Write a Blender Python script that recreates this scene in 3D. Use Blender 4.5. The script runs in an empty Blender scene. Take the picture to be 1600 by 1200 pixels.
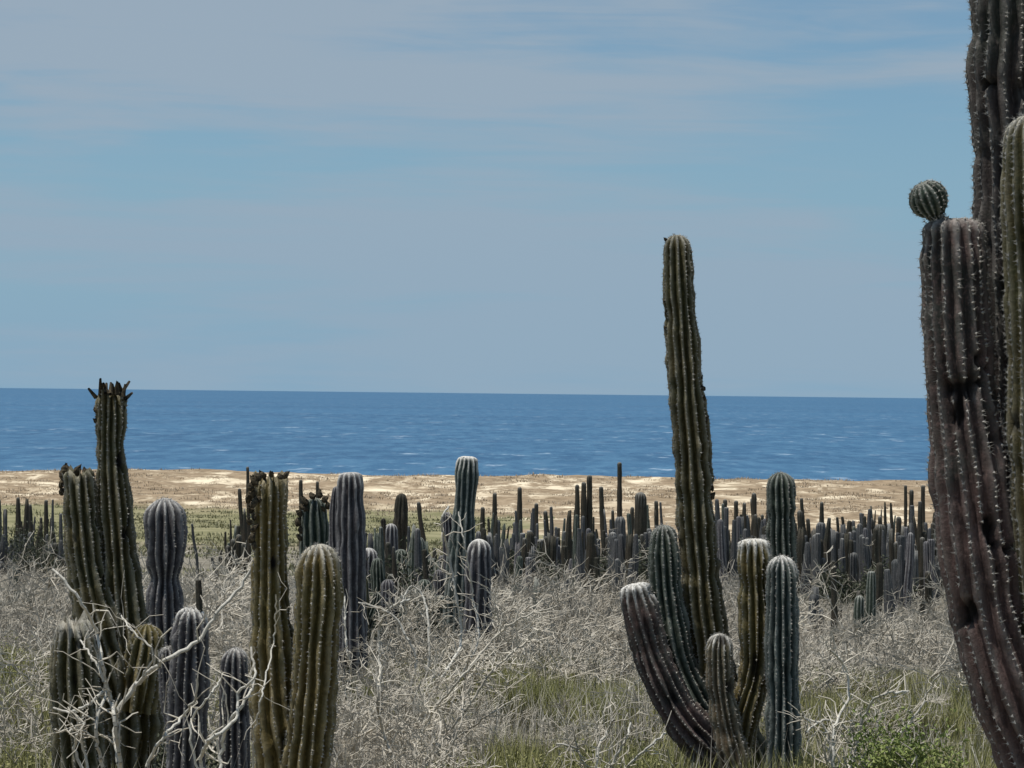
import bpy, math, random
import numpy as np
from mathutils import Matrix, Vector

# ------------------------------------------------------------------ camera, sky, sun, exposure
SC = bpy.context.scene
COL = SC.collection
R = math.radians
CZ = 14.0                       # camera height above the sea
F = 800 / math.tan(R(12.0))     # focal length in photo pixels (1600 wide)
PITCH, ROLL = 14.5 / F, 0.0111
cam = bpy.data.cameras.new('camera'); camo = bpy.data.objects.new('camera', cam); COL.objects.link(camo)
cam.sensor_width = 36.0; cam.lens = 18.0 / math.tan(R(12.0))
cam.clip_start = 0.1; cam.clip_end = 200000
CM = Matrix.Rotation(math.pi / 2 + PITCH, 3, 'X') @ Matrix.Rotation(ROLL, 3, 'Z')
camo.matrix_world = Matrix.Translation((0, 0, CZ)) @ CM.to_4x4()
SC.camera = camo

SUN_EL, SUN_AZ = R(76), R(-105)  # azimuth from +Y towards +X: high on the left
sd = Vector((math.sin(SUN_AZ) * math.cos(SUN_EL), math.cos(SUN_AZ) * math.cos(SUN_EL), math.sin(SUN_EL)))
sl = bpy.data.lights.new('sun', 'SUN'); sl.energy = 4.6; sl.angle = R(0.5); sl.color = (1.0, 0.95, 0.87)
so = bpy.data.objects.new('sun', sl); COL.objects.link(so)
so.rotation_euler = (-sd).to_track_quat('-Z', 'Y').to_euler()

W = bpy.data.worlds.new('World'); SC.world = W; W.use_nodes = True
wn, wl = W.node_tree.nodes, W.node_tree.links
for n in list(wn): wn.remove(n)
def WN(t, **k):
    n = wn.new(t)
    for a, b in k.items(): setattr(n, a, b)
    return n
sky = WN('ShaderNodeTexSky', sky_type='NISHITA'); sky.sun_disc = False
sky.sun_elevation = SUN_EL; sky.sun_rotation = SUN_AZ
sky.altitude = 0; sky.air_density = 1.0; sky.dust_density = 0.35; sky.ozone_density = 3.0
tc = WN('ShaderNodeTexCoord')
SKY_A, SKY_B = (-1.15, -0.55, -0.78), (3.44, 3.62, 0.1)
def wnoise(rot, sc, loc, scale, detail, rough, dist):
    m = WN('ShaderNodeMapping'); m.inputs['Rotation'].default_value = (0, R(rot), 0); m.inputs['Scale'].default_value = sc; m.inputs['Location'].default_value = loc
    wl.new(tc.outputs['Generated'], m.inputs['Vector'])
    n = WN('ShaderNodeTexNoise'); wl.new(m.outputs[0], n.inputs['Vector'])
    for k, v in (('Scale', scale), ('Detail', detail), ('Roughness', rough), ('Distortion', dist)): n.inputs[k].default_value = v
    return n.outputs[0]
def wmath(op, a, b):
    m = WN('ShaderNodeMath', operation=op)
    for i, v in enumerate((a, b)):
        if isinstance(v, bpy.types.NodeSocket): wl.new(v, m.inputs[i])
        else: m.inputs[i].default_value = v
    return m.outputs[0]
veil = wnoise(22, (1.0, 1.0, 2.6), SKY_A, 2.1, 3, .45, .3)            # broad milky veil
wisp = wnoise(56, (1.0, 1.0, 8.5), SKY_B, 2.6, 7, .55, .5)            # drawn-out cirrus streaks
fine = wnoise(63, (1.0, 1.0, 12.), (0, 0, 0), 9.0, 4, .5, .8)
tot = wmath('ADD', wmath('MULTIPLY', veil, 1.0), wmath('ADD', wmath('MULTIPLY', wisp, 1.4), wmath('MULTIPLY', fine, .42)))
mr = WN('ShaderNodeMapRange'); mr.interpolation_type = 'SMOOTHSTEP'
for k, v in (('From Min', 1.29), ('From Max', 1.62), ('To Min', .16), ('To Max', .92)): mr.inputs[k].default_value = v
wl.new(tot, mr.inputs['Value'])
tint = WN('ShaderNodeMix', data_type='RGBA', blend_type='MULTIPLY'); tint.inputs['Factor'].default_value = 1.0
wl.new(sky.outputs[0], tint.inputs['A']); tint.inputs['B'].default_value = (.58, .785, .85, 1)
sepz = WN('ShaderNodeSeparateXYZ'); wl.new(tc.outputs['Generated'], sepz.inputs[0])
hz = WN('ShaderNodeMapRange'); hz.interpolation_type = 'SMOOTHSTEP'                       # sea haze towards the horizon, all round
for k, v in (('From Min', -.02), ('From Max', .16), ('To Min', .95), ('To Max', .0)): hz.inputs[k].default_value = v
wl.new(sepz.outputs[2], hz.inputs['Value'])
hmix = WN('ShaderNodeMix', data_type='RGBA'); wl.new(hz.outputs[0], hmix.inputs['Factor']); wl.new(tint.outputs['Result'], hmix.inputs['A']); hmix.inputs['B'].default_value = (2.25, 3.85, 5.4, 1)
mix = WN('ShaderNodeMix', data_type='RGBA'); wl.new(mr.outputs[0], mix.inputs['Factor']); wl.new(hmix.outputs['Result'], mix.inputs['A'])
mix.inputs['B'].default_value = (3.25, 4.08, 4.95, 1)
fin = WN('ShaderNodeMix', data_type='RGBA'); wl.new(wmath('MULTIPLY', hz.outputs[0], .5), fin.inputs['Factor']); wl.new(mix.outputs['Result'], fin.inputs['A']); fin.inputs['B'].default_value = (2.35, 3.9, 5.3, 1)
bg = WN('ShaderNodeBackground'); bg.inputs['Strength'].default_value = 0.1; wl.new(fin.outputs['Result'], bg.inputs['Color'])
wo = WN('ShaderNodeOutputWorld'); wl.new(bg.outputs[0], wo.inputs['Surface'])

vs = SC.view_settings; vs.view_transform = 'Standard'; vs.look = 'None'; vs.exposure = 0; vs.gamma = 1; vs.use_curve_mapping = False
SC.cycles.max_bounces = 6; SC.cycles.diffuse_bounces = 3; SC.cycles.use_denoising = True

# ------------------------------------------------------------------ helpers
rng = np.random.default_rng(7)
random.seed(7)
def at(px, py, D):
    """photo pixel + distance -> world point (y = D)"""
    d = CM @ Vector(((px - 800) / F, (600 - py) / F, -1))
    s = D / d.y
    return np.array((d.x * s, D, CZ + d.z * s))
CMI = np.array(CM.transposed())
def project(P):
    q = (P - np.array((0, 0, CZ))) @ CMI.T
    return 800 + F * q[:, 0] / -q[:, 2], 600 - F * q[:, 1] / -q[:, 2]
GP = np.array([(-400, 2.0), (-60, 0.2), (-8, -1.6), (0, -1.75), (5, -2.3), (10, -2.75), (16, -3.05), (22, -3.3), (30, -3.72), (45, -4.5), (60, -5.2),
               (80, -6.2), (110, -7.6), (150, -9.35), (185, -10.3), (205, -10.75), (235, -10.8), (262, -10.45), (285, -10.05), (295, -10.15), (312, -11.6), (340, -14.3), (420, -19), (3000, -40)])
def vnoise(x, y, s, seed=0):
    x = np.asarray(x, float) / s + seed * 17.3; y = np.asarray(y, float) / s + seed * 5.7
    xi, yi = np.floor(x), np.floor(y); fx, fy = x - xi, y - yi
    fx = fx * fx * (3 - 2 * fx); fy = fy * fy * (3 - 2 * fy)
    def h(a, b): 
        v = np.sin(a * 127.1 + b * 311.7 + seed * 74.7) * 43758.5453
        return v - np.floor(v)
    return (h(xi, yi) * (1 - fx) + h(xi + 1, yi) * fx) * (1 - fy) + (h(xi, yi + 1) * (1 - fx) + h(xi + 1, yi + 1) * fx) * fy
def ground(x, y):
    x = np.asarray(x, float); y = np.asarray(y, float)
    z = np.interp(y, GP[:, 0], GP[:, 1])
    z = z + (vnoise(x, y, 3.1, 1) - .5) * .10 + (vnoise(x, y, 1.1, 2) - .5) * .04
    dune = np.clip((y - 175) / 40, 0, 1) * np.clip((308 - y) / 16, 0, 1)
    z = z + dune * ((vnoise(x, y, 15, 3) - .5) * .6 + (vnoise(x, y * 1.3, 6, 4) - .5) * .42 + (vnoise(x, y, 2.4, 5) - .5) * .24)
    z = z + np.clip((y - 230) / 40, 0, 1) * np.clip((308 - y) / 16, 0, 1) * np.where(x < -10, .38 * np.exp(-((x + 40) / 12.0) ** 2), 0)
    return z + CZ
def gx(px, D): return at(px, 615, D)[0]
def gz(x, y): return float(ground(x, y))

def mesh(name, V, faces, smooth=False, attrs=None):
    V = np.asarray(V, np.float32); me = bpy.data.meshes.new(name)
    if isinstance(faces, np.ndarray): faces = [faces]
    faces = [np.asarray(f, np.int32) for f in faces if len(f)]
    nl = sum(f.size for f in faces); nf = sum(len(f) for f in faces)
    me.vertices.add(len(V)); me.vertices.foreach_set('co', V.ravel())
    me.loops.add(nl); me.polygons.add(nf)
    me.loops.foreach_set('vertex_index', np.concatenate([f.ravel() for f in faces]))
    tot = np.concatenate([np.full(len(f), f.shape[1], np.int32) for f in faces])
    me.polygons.foreach_set('loop_start', np.concatenate([[0], np.cumsum(tot)[:-1]]).astype(np.int32))
    try: me.polygons.foreach_set('loop_total', tot)
    except Exception: pass
    me.polygons.foreach_set('use_smooth', np.full(nf, smooth, bool))
    for k, v in (attrs or {}).items():
        a = me.attributes.new(k, 'FLOAT', 'POINT'); a.data.foreach_set('value', np.asarray(v, np.float32))
    me.update(calc_edges=True); me.validate()
    return me
def obj(name, me, mat, parent=None, loc=None):
    o = bpy.data.objects.new(name, me); COL.objects.link(o)
    if mat is not None and me is not None and not me.materials: me.materials.append(mat)
    if parent: o.parent = parent
    if loc is not None: o.location = loc
    return o
def tag(o, label, cat, group=None, kind=None):
    o['label'] = label
    if cat: o['category'] = cat
    if group: o['group'] = group
    if kind: o['kind'] = kind
    return o
def empty(name, loc):
    o = bpy.data.objects.new(name, None); COL.objects.link(o); o.location = loc; o.empty_display_size = .2
    return o

# ------------------------------------------------------------------ materials
class NT:
    def __init__(s, name):
        s.m = bpy.data.materials.new(name); s.m.use_nodes = True
        s.n, s.l = s.m.node_tree.nodes, s.m.node_tree.links
        s.b = s.n['Principled BSDF']
    def new(s, t, ins=None, **k):
        n = s.n.new(t)
        for a, b in k.items(): setattr(n, a, b)
        for a, b in (ins or {}).items():
            if isinstance(b, bpy.types.NodeSocket): s.l.new(b, n.inputs[a])
            else: n.inputs[a].default_value = b
        return n
    def pos(s): return s.new('ShaderNodeNewGeometry').outputs['Position']
    def noise(s, scale, detail=4, rough=.55, vec=None, dist=0):
        i = {'Scale': scale, 'Detail': detail, 'Roughness': rough, 'Distortion': dist}
        i['Vector'] = vec if vec is not None else s.pos()
        return s.new('ShaderNodeTexNoise', i).outputs[0]
    def scaled(s, sc, vec=None):
        return s.new('ShaderNodeMapping', {'Vector': vec if vec is not None else s.pos(), 'Scale': sc}).outputs[0]
    def attr(s, a): return s.new('ShaderNodeAttribute', attribute_name=a).outputs['Fac']
    def rng(s, v, a, b, c=0., d=1.):
        return s.new('ShaderNodeMapRange', {'Value': v, 'From Min': a, 'From Max': b, 'To Min': c, 'To Max': d}, interpolation_type='SMOOTHSTEP').outputs[0]
    def mul(s, a, b): return s.new('ShaderNodeMath', {0: a, 1: b}, operation='MULTIPLY').outputs[0]
    def mix(s, f, a, b):
        n = s.new('ShaderNodeMix', data_type='RGBA')
        for key, v in (('Factor', f), ('A', a), ('B', b)):
            sock = [x for x in n.inputs if x.name == key and (x.type == 'RGBA' or key == 'Factor' and x.type == 'VALUE')][0]
            if isinstance(v, bpy.types.NodeSocket): s.l.new(v, sock)
            else: sock.default_value = v if key == 'Factor' else (*v, 1)
        return [x for x in n.outputs if x.type == 'RGBA'][0]
    def out(s, color, rough=.9, spec=.2, bump=None, bstr=.3, bdist=.02):
        s.l.new(color, s.b.inputs['Base Color']) if isinstance(color, bpy.types.NodeSocket) else setattr(s.b.inputs['Base Color'], 'default_value', (*color, 1))
        s.b.inputs['Roughness'].default_value = rough
        s.b.inputs['Specular IOR Level'].default_value = spec
        if bump is not None:
            bn = s.new('ShaderNodeBump', {'Height': bump, 'Strength': bstr, 'Distance': bdist}); s.l.new(bn.outputs[0], s.b.inputs['Normal'])
        return s.m

def cactus_mat(name, green, old, crest, oldamt=.5, crestamt=.75):
    t = NT(name)
    big = t.noise(3.2, 4, .6); fine = t.noise(30, 6, .7); cork = t.noise(11, 5, .65, vec=t.scaled((1, 1, .6)))
    streak = t.noise(9, 5, .65, vec=t.scaled((4, 4, .45)))
    ag = t.new('ShaderNodeMath', {0: big, 1: t.mul(t.attr('age'), .22)}, operation='ADD').outputs[0]
    f = t.rng(ag, .70 - oldamt * .45, .86 - oldamt * .25)
    c = t.mix(f, green, old)
    c = t.mix(t.rng(streak, .42, .68, 0, .75), c, tuple(x * .35 for x in old))
    c = t.mix(t.rng(fine, .48, .72, 0, .65), c, tuple(min(1, x * 2.1) for x in old))
    c = t.mix(t.rng(cork, .60, .70, 0, .55), c, tuple(x * .62 for x in crest))
    cr = t.mul(t.attr('crest'), t.rng(t.noise(17, 4, .7), .34, .60, crestamt * .45, crestamt))
    c = t.mix(cr, c, crest)
    c = t.mix(t.mul(t.attr('top'), t.rng(fine, .30, .52, .15, 1.)), c, (.72, .70, .65))  # pale apex wool, whitened further as painted sunlight on the crown
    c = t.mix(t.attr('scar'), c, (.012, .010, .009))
    return t.out(c, .8, .2, bump=t.noise(55, 5, .75), bstr=.8, bdist=.015)
M = {}
M['olive'] = cactus_mat('cactus_olive', (.046, .047, .017), (.062, .050, .017), (.36, .335, .25))
M['brown'] = cactus_mat('cactus_brown_olive', (.088, .074, .022), (.118, .086, .026), (.44, .385, .25))
M['green'] = cactus_mat('cactus_dark_green', (.024, .040, .029), (.036, .040, .030), (.34, .36, .31), .35)
M['blue'] = cactus_mat('cactus_blue_green', (.038, .060, .055), (.052, .062, .056), (.42, .44, .40), .3)
M['grey'] = cactus_mat('cactus_grey_violet', (.052, .052, .060), (.072, .066, .070), (.40, .39, .39), .5, .7)
M['purple'] = cactus_mat('cactus_purple_brown', (.036, .041, .036), (.104, .068, .062), (.28, .255, .23), .6, .5)
M['tan'] = cactus_mat('cactus_tan', (.085, .078, .045), (.150, .110, .070), (.40, .36, .28))
M['dusk'] = cactus_mat('cactus_green_black', (.036, .042, .034), (.060, .048, .044), (.25, .235, .215), .5, .55)
M['far'] = cactus_mat('cactus_far_grey_green', (.062, .068, .070), (.082, .080, .082), (.17, .17, .165), .5, .5)
M['fardark'] = cactus_mat('cactus_far_dark', (.040, .040, .030), (.055, .045, .032), (.09, .085, .07), .5, .4)

t = NT('cactus_spines'); M['spine'] = t.out(t.mix(t.rng(t.noise(40, 2), .35, .7), (.26, .245, .22), (.50, .48, .44)), .8, .2)
t = NT('dried_fruit'); M['fruit'] = t.out(t.mix(t.rng(t.noise(60, 3), .4, .7), (.035, .030, .022), (.10, .08, .05)), .9, .1)
t = NT('dead_wood_dark'); M['deadwood'] = t.out(t.mix(t.rng(t.noise(30, 3), .4, .7), (.10, .09, .075), (.26, .235, .20)), .9, .1)
def twig_mat(name, a, b, sc=2.5):
    t = NT(name)
    c = t.mix(t.rng(t.noise(sc, 3), .3, .7), a, b)
    c = t.mix(t.rng(t.noise(38, 3), .5, .75, 0, .6), c, tuple(x * .5 for x in a))
    return t.out(c, .85, .2)
M['twig'] = twig_mat('twig_pale_grey', (.35, .318, .262), (.65, .605, .515))
M['twig2'] = twig_mat('twig_grey_brown', (.26, .235, .192), (.51, .47, .395))
M['branch'] = twig_mat('branch_bleached', (.40, .38, .33), (.60, .58, .52))
def leaf_mat(name, a, b, d, sc=1.5):
    t = NT(name)
    c = t.mix(t.rng(t.noise(sc, 4, .6), .32, .68), a, b)
    c = t.mix(t.rng(t.noise(sc * 9, 2), .5, .75, 0, .8), c, d)
    m = t.out(c, .7, .25)
    t.b.inputs['Subsurface Weight'].default_value = 0
    return m
M['grass'] = leaf_mat('grass_green_straw', (.16, .17, .055), (.27, .26, .105), (.43, .40, .23))
M['leaf'] = leaf_mat('leaf_fresh_green', (.13, .18, .048), (.22, .26, .08), (.32, .34, .14), 3)
M['scrub_green'] = leaf_mat('coast_scrub_green', (.17, .17, .09), (.24, .23, .13), (.32, .29, .20), .10)
M['scrub_brown'] = leaf_mat('dune_scrub_brown', (.28, .225, .16), (.37, .30, .22), (.46, .40, .31), .12)

t = NT('ground_sand_litter')
P = t.pos(); sep = t.new('ShaderNodeSeparateXYZ', {0: P}); Y = sep.outputs[1]
litter = t.mix(t.rng(t.noise(1.3, 6, .65), .35, .65), (.16, .14, .105), (.29, .255, .20))
litter = t.mix(t.rng(t.noise(.5, 4), .46, .62, 0, .6), litter, (.13, .135, .065))
sand = t.mix(t.rng(t.noise(.22, 5), .35, .65), (.46, .375, .26), (.73, .635, .47))
n_br = t.noise(.20, 9, .74, vec=t.scaled((1, .55, 1)), dist=.5)
scrub = t.mix(t.rng(t.noise(.8, 5), .35, .65), (.19, .14, .088), (.31, .235, .155))
dune = t.mix(t.rng(n_br, .41, .51, 0, .95), sand, scrub)
green = t.mix(t.rng(t.noise(.25, 6, .65), .35, .65), (.17, .165, .085), (.27, .25, .145))
gm = t.mul(t.rng(Y, 120, 150), t.rng(t.new('ShaderNodeMath', {0: Y, 1: t.mul(t.noise(.05, 4), 60.)}, operation='ADD').outputs[0], 236, 262, 1, 0))
X = sep.outputs[0]
xm = t.new('ShaderNodeMath', {0: X, 1: t.mul(t.noise(.045, 5, .65), 46.)}, operation='ADD').outputs[0]
gm = t.mul(gm, t.rng(xm, 20, 27, 1, 0))
dune = t.mix(gm, dune, green)
mid = t.mix(t.rng(t.noise(.3, 6, .65), .35, .65), (.17, .155, .12), (.27, .245, .20))
c = t.mix(t.rng(Y, 45, 75), litter, mid)
c = t.mix(t.rng(Y, 118, 150), c, dune)
M['ground'] = t.out(c, .95, .1, bump=t.noise(6, 6, .7), bstr=.6, bdist=.08)

t = NT('sea_water')
wave = t.noise(.16, 6, .65, vec=t.scaled((.6, 1.0, 1.0)), dist=.3)
chop = t.noise(.06, 6, .70, vec=t.scaled((4.5, 1.0, 1.0)))
wave2 = t.noise(.028, 6, .66, vec=t.scaled((4.0, 1.0, 1.0)))
wave3 = t.noise(.004, 5, .6, vec=t.scaled((.5, 1.0, 1.0)))
foam = t.noise(.045, 5, .65, vec=t.scaled((2.2, 1.0, 1.0)))
lane = t.noise(.007, 5, .6, vec=t.scaled((.35, 1.2, 1.0)))
c = t.mix(t.rng(wave3, .35, .65), (.021, .082, .168), (.033, .112, .212))
c = t.mix(t.rng(wave2, .42, .62, 0, .7), c, (.058, .155, .262))
c = t.mix(t.rng(chop, .52, .68, 0, .7), c, (.080, .187, .295))
c = t.mix(t.rng(chop, .32, .46, .75, 0), c, (.013, .060, .145))
c = t.mix(t.mul(t.rng(foam, .58, .68), t.rng(lane, .47, .60, .12, .8)), c, (.42, .51, .60))
M['sea'] = t.out(c, .55, .3, bump=wave, bstr=.7, bdist=1.0)

# ------------------------------------------------------------------ the setting
def axis(segs):
    out = []
    for a, b, s in segs: out += list(np.arange(a, b, s))
    return np.array(out + [segs[-1][1]])
xs = np.concatenate([-axis([(60, 110, 5), (110, 400, 25), (400, 4000, 300)])[::-1][:-1], axis([(-60, -20, 1.0), (-20, 20, .5), (20, 60, 1.0)]), axis([(60, 110, 5), (110, 400, 25), (400, 4000, 300)])[1:]])
ys = axis([(-400, -20, 20), (-20, 5, 1.0), (5, 40, .5), (40, 170, 1.0), (170, 310, .7), (310, 420, 5), (420, 3000, 300)])
XX, YY = np.meshgrid(xs, ys); ZZ = ground(XX, YY)
nx, ny = len(xs), len(ys)
I = np.arange(nx * ny).reshape(ny, nx)
gf = np.stack([I[:-1, :-1], I[:-1, 1:], I[1:, 1:], I[1:, :-1]], -1).reshape(-1, 4)
g = obj('ground', mesh('ground', np.stack([XX, YY, ZZ], -1).reshape(-1, 3), gf, True), M['ground'])
g['kind'] = 'structure'; g['label'] = 'sandy ground sloping down to low dunes'
sx = np.array([-90000, -3000, -400, 400, 3000, 90000.]); sy = np.array([318, 500, 1500, 8000, 90000.])
XX, YY = np.meshgrid(sx, sy); I = np.arange(XX.size).reshape(XX.shape)
sf = np.stack([I[:-1, :-1], I[:-1, 1:], I[1:, 1:], I[1:, :-1]], -1).reshape(-1, 4)
s_ = obj('sea', mesh('sea', np.stack([XX, YY, XX * 0], -1).reshape(-1, 3), sf), M['sea'])
s_['kind'] = 'structure'; s_['label'] = 'blue open sea with scattered whitecaps'

# ------------------------------------------------------------------ cactus builder
def spline(K, step):
    """Catmull-Rom through rows of K (x,y,z,r), resampled at about step"""
    K = np.asarray(K, float); P = np.vstack([2 * K[0] - K[1], K, 2 * K[-1] - K[-2]])
    out = []
    for i in range(1, len(P) - 2):
        n = max(2, int(np.linalg.norm(P[i + 1, :3] - P[i, :3]) / step))
        t = np.linspace(0, 1, n, endpoint=False)[:, None]
        a, b, c, d = P[i - 1], P[i], P[i + 1], P[i + 2]
        out.append(.5 * ((2 * b) + (-a + c) * t + (2 * a - 5 * b + 4 * c - d) * t ** 2 + (-a + 3 * b - 3 * c + d) * t ** 3))
    out.append(K[-1:]); return np.vstack(out)
OCT_V = np.array([(1, 0, 0), (-.5, .87, 0), (-.5, -.87, 0), (0, 0, .8)])
OCT_F = np.array([(0, 1, 3), (1, 2, 3), (2, 0, 3)])
def column_mesh(K, ribs=13, depth=.20, step=.05, per=6, top='dome', lump=.05, sunlit_wool=1., notch=(), scars=(), seed=0, spines=0, base=(0, 0, 0), splen=.022, wounds=0, smooth=0):
    """K: rows (x,y,z,r) from bottom to top; returns (mesh, spine mesh or None)"""
    rs = np.random.default_rng(seed + 11)
    S = spline(K, step)
    L = np.concatenate([[0], np.cumsum(np.linalg.norm(np.diff(S[:, :3], axis=0), axis=1))]); LT = L[-1]; hh = min(S[-1, 3] * 1.15, LT * .4)
    if top != 'broken':                             # closer rings towards the tip
        q = LT - hh * (1 - np.sin(np.linspace(0, np.pi / 2, 9 if per > 4 else 6)))
        q = np.concatenate([L[L < LT - hh - step * .3], q])
        S = np.stack([np.interp(q, L, S[:, k]) for k in range(4)], 1)
    P = S[:, :3]; rad = S[:, 3].copy()
    L = np.concatenate([[0], np.cumsum(np.linalg.norm(np.diff(P, axis=0), axis=1))]); LT = L[-1]
    ph = rs.uniform(0, 6.28, 6)
    rad *= 1 + lump * (np.sin(L * 5.3 + ph[0]) * .7 + np.sin(L * 11.7 + ph[1]) * .45 + np.sin(L * 23 + ph[2]) * .25)
    if step < .1:
        q = rs.uniform(.2, .5)
        while q < LT - .15: notch = (*notch, (q, rs.uniform(.03, .09), rs.uniform(.025, .06))); q += rs.uniform(.3, .8)
    for (s, amt, wd) in notch:                      # growth constrictions, s metres below the tip
        rad *= 1 - amt * np.exp(-((LT - L - s) / wd) ** 2)
    r_top = rad[-1]
    if top == 'dome':                               # rounded tip
        hh = min(r_top * 1.15, LT * .4); tt = np.clip((L - (LT - hh)) / hh, 0, 1)
        rad *= np.sqrt(np.clip(1 - tt ** 2.6, 0.012, 1))
    elif top == 'flat':
        hh = r_top * .4; tt = np.clip((L - (LT - hh)) / hh, 0, 1); rad *= np.sqrt(np.clip(1 - tt ** 3 * .80, .01, 1))
    T = np.gradient(P, axis=0); T /= np.linalg.norm(T, axis=1)[:, None] + 1e-12
    ref = np.array((0, -1., 0)); A = ref - T * (T @ ref)[:, None]; A /= np.linalg.norm(A, axis=1)[:, None]
    B = np.cross(T, A)
    n = ribs * per; k = np.arange(n); th = 2 * np.pi * k / n + rs.uniform(0, 1)
    tt = (k % per) / per; tt = np.where(tt > .5, tt - 1, tt)
    f = 1 - depth * (2 * np.abs(tt)) ** 1.25
    cre = np.clip(1.1 - np.abs(tt) * 4.6, 0, 1)
    nr = len(P)
    ribn = rs.normal(0, 1, (ribs,)); wob = (np.sin(L[:, None] * 4.1 + ribn[None] * 3) * .030 + np.sin(L[:, None] * 9 + ribn[None] * 7) * .020 + np.sin(L[:, None] * 31 + ribn[None] * 5) * .012)
    wob = np.repeat(wob, per, axis=1)
    twist = .10 * np.sin(L * .9 + ph[3])
    TH = th[None] + twist[:, None] + np.repeat(np.sin(L[:, None] * 3.3 + ribn[None] * 9) * .040 + np.sin(L[:, None] * 13 + ribn[None] * 4) * .020, per, axis=1)
    dimp = rs.normal(0, .013, (nr, n))
    ga, gb = np.meshgrid(L, np.arange(n) * (2 * np.pi * rad.mean() / n), indexing='ij')
    dimp = dimp + (vnoise(ga + seed, gb, .11, seed % 13 + 40) - .5) * .15 + (vnoise(ga, gb, .045, seed % 7 + 60) - .5) * .06
    dimp = dimp - .10 * np.clip(vnoise(ga * .6 + seed * 3, gb, .16, seed % 11 + 80) - .72, 0, 1) / .28
    RR = rad[:, None] * (f[None] + wob + dimp)
    if smooth: dimp *= smooth; RR = rad[:, None] * (f[None] + wob * .7 + dimp)
    if top == 'broken':
        RR[-1] *= .8
    C = P[:, None] + A[:, None] * (np.cos(TH) * RR)[..., None] + B[:, None] * (np.sin(TH) * RR)[..., None]
    if top == 'broken': C[-3:] += T[-1] * rs.normal(0, .03, (n,))[None, :, None]
    V = C.reshape(-1, 3)
    cr = np.broadcast_to(cre, (nr, n)).ravel().copy()
    tp = (np.clip((L[:, None] - (LT - r_top * (.55 + 1.0 * cre[None]))) / (r_top * .6), 0, 1) * sunlit_wool).ravel()  # tip mask for the wool and its painted sunlight
    h = np.repeat(L, n); sc = np.zeros(nr * n)
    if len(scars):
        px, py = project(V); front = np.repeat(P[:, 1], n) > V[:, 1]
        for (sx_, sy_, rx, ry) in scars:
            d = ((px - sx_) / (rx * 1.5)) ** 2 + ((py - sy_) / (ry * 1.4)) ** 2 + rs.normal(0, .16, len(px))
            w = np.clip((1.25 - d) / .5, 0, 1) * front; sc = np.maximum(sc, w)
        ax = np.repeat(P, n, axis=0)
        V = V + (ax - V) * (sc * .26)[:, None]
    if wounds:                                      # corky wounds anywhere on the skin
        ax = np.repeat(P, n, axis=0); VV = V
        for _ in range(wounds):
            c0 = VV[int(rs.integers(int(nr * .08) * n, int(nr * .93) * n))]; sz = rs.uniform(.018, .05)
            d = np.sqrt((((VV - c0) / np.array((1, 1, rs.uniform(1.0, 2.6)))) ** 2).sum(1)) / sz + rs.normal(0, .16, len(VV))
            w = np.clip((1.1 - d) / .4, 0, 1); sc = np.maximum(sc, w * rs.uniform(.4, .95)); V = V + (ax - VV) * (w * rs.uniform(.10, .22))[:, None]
    I = np.arange(nr * n).reshape(nr, n); J = np.roll(I, -1, 1)
    Q = np.stack([I[:-1], J[:-1], J[1:], I[1:]], -1).reshape(-1, 4)
    V = np.vstack([V, P[-1] + T[-1] * (r_top * (-.05 if top == 'dome' else -.30))])
    tri = np.stack([I[-1], J[-1], np.full(n, nr * n)], -1)
    cr = np.append(cr, .4); tp = np.append(tp, sunlit_wool); h = np.append(h, LT); sc = np.append(sc, 0)
    me = mesh('column', V - base, [Q, tri], True, {'crest': cr, 'top': tp, 'scar': sc, 'age': np.clip((LT - h) / 1.8, 0, 1)})
    sm = None
    if spines:
        stepn = max(1, int(round(spines / step))); ij = [(i, j * per) for j in range(ribs) for i in range(int(rs.integers(0, stepn + 1)), nr - 1, stepn)]
        ij = np.array(ij); ij = ij[rs.random(len(ij)) > .10]; vi = I[ij[:, 0], ij[:, 1]]; keep = sc[vi] < .3; ij, vi = ij[keep], vi[keep]
        unit = lambda a: a / (np.linalg.norm(a, axis=-1, keepdims=True) + 1e-9)
        N = len(vi); p = V[vi]; nrm = unit(p - P[ij[:, 0]]); up = T[ij[:, 0]]; tg = unit(np.cross(nrm, up)); p = p + up * rs.normal(0, step * .25, (N, 1))
        s = splen * rs.uniform(.35, .6, (N, 1, 1))
        o4 = OCT_V[None]
        bump = (p - nrm * s[:, 0] * .25)[:, None] + s * (o4[..., :1] * tg[:, None] + o4[..., 1:2] * up[:, None] + o4[..., 2:] * nrm[:, None])
        q = 4; ex = lambda a: np.repeat(a, q, axis=0); n2_, t2, u2, p2 = ex(nrm), ex(tg), ex(up), ex(p); m = N * q
        d = unit(n2_ * rs.uniform(.3, 1.1, (m, 1)) + t2 * rs.normal(0, .7, (m, 1)) + u2 * rs.normal(.1, .6, (m, 1)))
        e = unit(np.cross(d, u2 + .01)); e2 = np.cross(d, e); ln = splen * rs.uniform(.6, 1.5, (m, 1)); w = splen * .075
        spn = np.stack([p2 + e * w, p2 - e * .5 * w + e2 * .87 * w, p2 - e * .5 * w - e2 * .87 * w, p2 + d * ln], 1)
        AV = np.concatenate([bump, spn], 0); fs_ = (np.arange(len(AV)) * 4)[:, None, None] + OCT_F[None]
        sm = mesh('spine_clusters', AV.reshape(-1, 3) - base, fs_.reshape(-1, 3))
    return me, sm

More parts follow.
